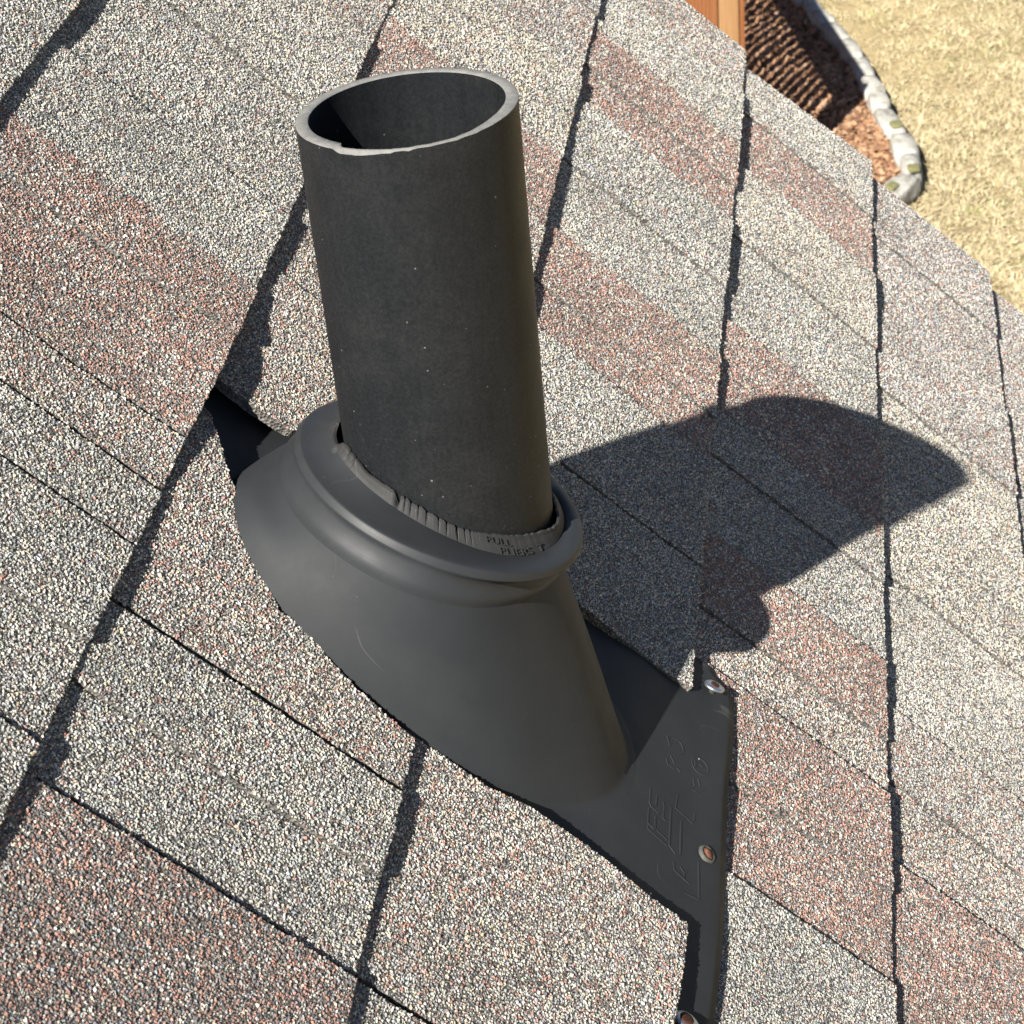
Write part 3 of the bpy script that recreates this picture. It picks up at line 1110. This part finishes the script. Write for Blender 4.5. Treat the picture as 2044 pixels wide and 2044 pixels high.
def nail(name, u, v, z, tilt, r, label, head_mat, spot_mat, spot_r, ring=False):
    Mx = RW @ Matrix.Translation((u, v, z)) @ Matrix.Rotation(tilt[0], 4, 'X') @ Matrix.Rotation(tilt[1], 4, 'Y')
    t = empty(name, Mx)
    tag(t, label, "nail", "roofing nails in the flange")
    V, F = disc_profile([(0.0016, -0.012), (0.0016, -0.0012), (r * .8, -0.0012), (r, -0.0006), (r, 0.0003), (r * .9, 0.0008), (r * .5, 0.0010)])
    link("nail_head", mesh_py("nail_head", V, F, True), t, (head_mat,))
    V, F = disc_profile([(spot_r, 0.0009), (spot_r * .92, 0.0014), (spot_r * .4, 0.0015)], 20, .8)
    link("rust_patch", mesh_py("rust_patch", V, F, True), t, (spot_mat,))
    if ring:
        V, F = disc_profile([(r * 1.5, -0.0008), (r * 1.35, 0.0006), (r * 1.12, 0.0011), (r * 1.0, 0.0002)], 24)
        F = [f for f in F if len(f) == 4]
        link("sealant_ring", mesh_py("sealant_ring", V, F, True), t, (M_SEAL,))
    return t


nail("roofing_nail", .0710, -.1535, .0008, (-.32, .3), .0056, "raised shiny nail with rusty middle at the far corner of the flange", M_ZINC, M_DRUST, .0030)
nail("roofing_nail", -.0434, -.1590, float(flange_z(-.0434, -.1590)) + .0004, (0.05, .02), .0034, "small rust-orange nail head halfway along the flange edge", M_RUST, M_RUST, .0024, True)
nail("roofing_nail", -.1490, -.1515, .0012, (-.3, .3), .0058, "shiny nail with brown rust below the shingle at the picture's bottom edge", M_ZINC, M_DRUST, .0042)

# ------------------------------------------------------------------ the garden below
GZ = HG


def img_ground(x, y, z=GZ):
    d = RWn @ (CAM_R @ np.array([x - IMG / 2, -(y - IMG / 2), -F_PX]))
    o = RWn @ CAM_P
    t = (z - o[2]) / d[2]
    return (o + d * t)[:2]


# ground sheet
n = 60
xs = np.concatenate([np.linspace(-120, -4, 8), np.linspace(-3, 14, 44), np.linspace(16, 150, 8)])
ys = np.concatenate([np.linspace(-120, -7, 8), np.linspace(-6, 6, 36), np.linspace(8, 120, 8)])
gx, gy = np.meshgrid(xs, ys)
gz = GZ + 0.012 * np.sin(gx * 2.1) * np.cos(gy * 1.7)
V = np.stack([gx.ravel(), gy.ravel(), gz.ravel()], 1)
nx = len(xs)
F = [(j * nx + i, j * nx + i + 1, (j + 1) * nx + i + 1, (j + 1) * nx + i) for j in range(len(ys) - 1) for i in range(nx - 1)]
tag(link("lawn_ground", mesh_py("lawn_ground", V, F, True), None, (M_LAWN,)), kind="structure")

# edging path (centre line), traced once on the ground plane
EDGE_IMG = [(1600, -10), (1635, 29), (1690, 87), (1727, 145), (1755, 203), (1788, 261), (1816, 315), (1815, 352), (1783, 378)]
edge = [img_ground(x, y, GZ + .07) for x, y in EDGE_IMG]
e0 = np.array(edge[0]) + (np.array(edge[0]) - np.array(edge[1])) / np.linalg.norm(np.array(edge[0]) - np.array(edge[1])) * 2.6
elast = np.array(edge[-1])
edge = [e0] + edge + [elast + np.array([-.20, .10]), elast + np.array([-.34, .30]), np.array([4.95, .32]), np.array([5.2, .50])]
edge = np.array(edge)
sm = []
for i in range(len(edge) - 1):
    p0, p1, p2, p3 = edge[max(i - 1, 0)], edge[i], edge[i + 1], edge[min(i + 2, len(edge) - 1)]
    for t in np.linspace(0, 1, 6, endpoint=False):
        sm.append(.5 * ((2 * p1) + (-p0 + p2) * t + (2 * p0 - 5 * p1 + 4 * p2 - p3) * t * t + (-p0 + 3 * p1 - 3 * p2 + p3) * t ** 3))
edge = np.array(sm + [edge[-1]])
seg = np.linalg.norm(np.diff(edge, axis=0), axis=1)
cum = np.concatenate([[0], np.cumsum(seg)])


def along(s):
    i = min(max(np.searchsorted(cum, s) - 1, 0), len(seg) - 1)
    f = (s - cum[i]) / seg[i]
    d = (edge[i + 1] - edge[i]) / seg[i]
    return edge[i] + d * (s - cum[i]), d


FD = np.array([0.968, 0.25])
FD /= np.linalg.norm(FD)
FP = np.array([5.16, 0.145])          # end post of the fence
# planting bed
inner_pts = [FP + FD * 4.2 + np.array([-.1, .3]), FP + FD * .25 + np.array([-.1, .3])]
bed_poly = [tuple(p) for p in edge] + [tuple(inner_pts[1]), tuple(inner_pts[0])]
bb = np.array(bed_poly)
poly_v = [Vector(p) for p in bed_poly]
gp = np.stack(np.meshgrid(np.arange(bb[:, 0].min(), bb[:, 0].max(), .05), np.arange(bb[:, 1].min(), bb[:, 1].max(), .05)), -1).reshape(-1, 2)
gp = gp + rng.uniform(-.015, .015, gp.shape)
gp = gp[in_poly(bb, gp)]
gp = gp[[np.min(np.hypot(*(bb - x).T)) > .02 for x in gp]]
vo, eo, fo, *_ = delaunay_2d_cdt(poly_v + [Vector(p) for p in gp], [(i, (i + 1) % len(bb)) for i in range(len(bb))], [], 1, 1e-6)
V = [(p.x, p.y, GZ + .028 + .012 * math.sin(p.x * 9) * math.sin(p.y * 11) + random.uniform(-.004, .004)) for p in vo]
tag(link("mulch_bed", mesh_py("mulch_bed", V, fo, True), None, (M_BED,)), kind="structure")
# bark chips lying on the bed
nchip = 26000
P = rng.uniform([5.0, bb[:, 1].min()], [8.2, .75], (nchip * 2, 2))
P = P[in_poly(bb, P)][:nchip]
nchip = len(P)
L = rng.uniform(.008, .026, nchip)
Wd = L * rng.uniform(.18, .4, nchip)
ang = rng.normal(math.atan2(-.415, .91) + .3, .9, nchip)
tilt = rng.normal(0, .35, nchip)
base = np.stack([P[:, 0], P[:, 1], GZ + .03 + .012 * np.sin(P[:, 0] * 9) * np.sin(P[:, 1] * 11) + rng.uniform(0, .014, nchip)], 1)
dx = np.stack([np.cos(ang) * np.cos(tilt), np.sin(ang) * np.cos(tilt), np.sin(tilt)], 1) * L[:, None]
dy = np.stack([-np.sin(ang), np.cos(ang), rng.normal(0, .3, nchip)], 1) * Wd[:, None]
up = np.array([0, 0, 1.0]) * (Wd * .5)[:, None]
cv = np.stack([base - dx - dy, base + dx - dy, base + dx + dy, base - dx + dy, base + up - dx * .3, base + up + dx * .4], 1).reshape(-1, 3)
cf = np.array([(0, 1, 5), (0, 5, 4), (1, 2, 5), (2, 3, 4), (2, 4, 5), (3, 0, 4)])
cf = (cf[None] + (np.arange(nchip) * 6)[:, None, None]).reshape(-1, 3)
cpal = np.array([[.30, .165, .09], [.37, .22, .125], [.22, .115, .065], [.42, .275, .175], [.15, .08, .048]])
cc = cpal[rng.choice(5, nchip, p=[.32, .26, .2, .14, .08])] * rng.uniform(.8, 1.2, nchip)[:, None]
o = link("bark_chips", mesh_np("bark_chips", cv, cf, colors=np.repeat(cc, 6, axis=0)), None, (M_CHIP,))
tag(o, "orange brown bark chips covering the bed below the roof", "mulch", kind="stuff")

# edging stones
s = 0.0
k = 0
total = cum[-1]
names_mid = 0
stones = []
while s < total - .05:
    ln = random.uniform(.13, .24)
    p, d = along(s + ln / 2)
    stones.append((p, d, ln, s))
    s += ln * .95


def stone_mesh(ln, wd, ht, seed):
    r = random.Random(seed)
    bm = bmesh.new()
    bmesh.ops.create_icosphere(bm, subdivisions=3, radius=1.0)
    ph = [r.uniform(0, 6.28) for _ in range(9)]
    for v in bm.verts:
        c = v.co.copy()
        q = Vector([math.copysign(abs(t) ** .55, t) for t in c])
        nz = .06 * math.sin(c.x * 3 + ph[0]) * math.sin(c.y * 4 + ph[1]) + .05 * math.sin(c.z * 5 + ph[2] + c.x * 4) + .035 * math.sin(c.x * 9 + ph[3]) * math.cos(c.y * 8 + ph[4])
        q *= 1 + nz
        v.co = Vector((q.x * ln / 2, q.y * wd / 2, q.z * ht / 2))
    return bm_mesh("stone", bm, smooth=True)


vis_order = 0
nst = len(stones)
tip_idx = max(range(nst), key=lambda i: project((np.array([[*stones[i][0], GZ + .05]])) @ RWn)[0][0])
hidden = []
for i, (p, d, ln, s0) in enumerate(stones):
    q = project((np.array([[*p, GZ + .05]])) @ RWn)[0]
    if i > tip_idx + 12:
        continue
    if q[1] < -130:
        continue
    M = Matrix.Translation((p[0], p[1], GZ + .045)) @ Matrix.Rotation(math.atan2(d[1], d[0]) + random.uniform(-.08, .08), 4, 'Z')
    st = empty("edging_stone", M)
    body = link("stone", stone_mesh(ln, random.uniform(.066, .085), random.uniform(.075, .092), i), st, (M_STONE,))
    k = tip_idx - i
    nth = ["first", "second", "third", "fourth", "fifth", "sixth", "seventh", "eighth", "ninth", "tenth", "eleventh", "twelfth", "thirteenth", "fourteenth"]
    if k == 0:
        lab = "white edging stone at the rounded tip of the bark bed"
    elif k > 0:
        lab = "white edging stone, %s up the lawn edge from the bark bed's tip" % nth[k - 1]
    else:
        lab = "white edging stone, %s round the bark bed's tip towards the roof" % nth[-k - 1]
    tag(st, lab, "stone", "white edging stones round the bark bed")
    if k in (-1, 0, 2):
        ms = link("moss_patch", stone_mesh(.05, .04, .014, 50 + i), st, (M_MOSS,))
        ms.location = (random.uniform(-.03, .03) + ln * .3, .0, .04)

# fence: end post, rails, balusters
fence = empty("garden_fence", Matrix.Translation((FP[0], FP[1], GZ)) @ Matrix.Rotation(math.atan2(FD[1], FD[0]), 4, 'Z'))
tag(fence, "orange stained wooden fence with slim balusters beyond the roof edge", "fence")
FH = 1.02
bm = bmesh.new()
box(bm, (0, 0, FH / 2 - .05), (.08, .062, FH + .1))
post = link("post", bm_mesh("post", bm, .005), fence, (M_POST2,))
for py in (-.041, .043):
    bm = bmesh.new()
    box(bm, (-.028, py, FH / 2 - .05), (.024, .015, FH + .08))
    link("trim_strip", bm_mesh("trim_strip", bm, .003), post, (M_POST,))
FL = 3.3
for z, h_, w_ in ((FH - .02, .045, .11), (FH - .1, .09, .035), (.12, .09, .035)):
    bm = bmesh.new()
    box(bm, (FL / 2 + .045, 0, z), (FL, w_, h_))
    link("rail", bm_mesh("rail", bm, .004), fence, (M_POST,))
bm = bmesh.new()
box(bm, (0, 0, (FH - .1 + .12) / 2), (.024, .024, FH - .1 - .12))
bme = bm_mesh("baluster", bm, .003)
bme.materials.append(M_POST)
t = .13
while t < FL:
    o = bpy.data.objects.new("baluster", bme)
    col.objects.link(o)
    o.parent = fence
    o.location = (t, 0, 0)
    t += .064

# dry lawn: blades
nb_ = 190000
P = np.stack([rng.uniform(4.1, 8.6, nb_), rng.uniform(-1.6, .2, nb_)], 1)
P = P[~in_poly(bb, P)]
q = project(np.column_stack([P, np.full(len(P), GZ)]) @ RWn)
P = P[(q[:, 0] > 1300) & (q[:, 0] < 2250) & (q[:, 1] > -250) & (q[:, 1] < 800)]
nb_ = len(P)
clump = np.sin(P[:, 0] * 17 + 2 * np.sin(P[:, 1] * 13)) * np.sin(P[:, 1] * 21 + 1.5 * np.sin(P[:, 0] * 11))
h = rng.uniform(.008, .026, nb_) * (1 + .3 * clump)
w_ = rng.uniform(.0015, .0035, nb_)
a = rng.uniform(0, 2 * math.pi, nb_)
lean = rng.uniform(.8, 2.6, nb_) * h
b = np.stack([P[:, 0], P[:, 1], np.full(nb_, GZ - .006)], 1)
sd = np.stack([-np.sin(a), np.cos(a), np.zeros(nb_)], 1) * w_[:, None]
fw = np.stack([np.cos(a), np.sin(a), np.zeros(nb_)], 1)
mid = b + fw * (lean * .4)[:, None] + np.array([0, 0, 1.]) * (h * .7)[:, None]
tip = b + fw * lean[:, None] + np.array([0, 0, 1.]) * h[:, None]
gv = np.stack([b - sd, b + sd, mid + sd * .7, mid - sd * .7, tip], 1).reshape(-1, 3)
gf = np.array([(0, 1, 2), (0, 2, 3), (3, 2, 4)])
gf = (gf[None] + (np.arange(nb_) * 5)[:, None, None]).reshape(-1, 3)
gpal = np.array([[.52, .435, .265], [.45, .365, .21], [.60, .51, .33], [.34, .26, .145], [.25, .27, .095]])
patch = np.sin(P[:, 0] * 5.1 + 1) * np.sin(P[:, 1] * 6.3) + .6 * np.sin(P[:, 0] * 11 + P[:, 1] * 9)
ci = rng.choice(4, nb_, p=[.38, .28, .2, .14])
ci[(rng.uniform(0, 1, nb_) < np.clip(.06 + .35 * (patch - .7), .04, .5))] = 4
gc = gpal[ci] * rng.uniform(.75, 1.2, nb_)[:, None] * (1 + .1 * clump)[:, None]
o = link("dry_grass", mesh_np("dry_grass", gv, gf, colors=np.repeat(gc, 5, axis=0)), None, (M_GRASS,))
tag(o, "short dry straw-coloured grass with green tufts", "grass", kind="stuff")
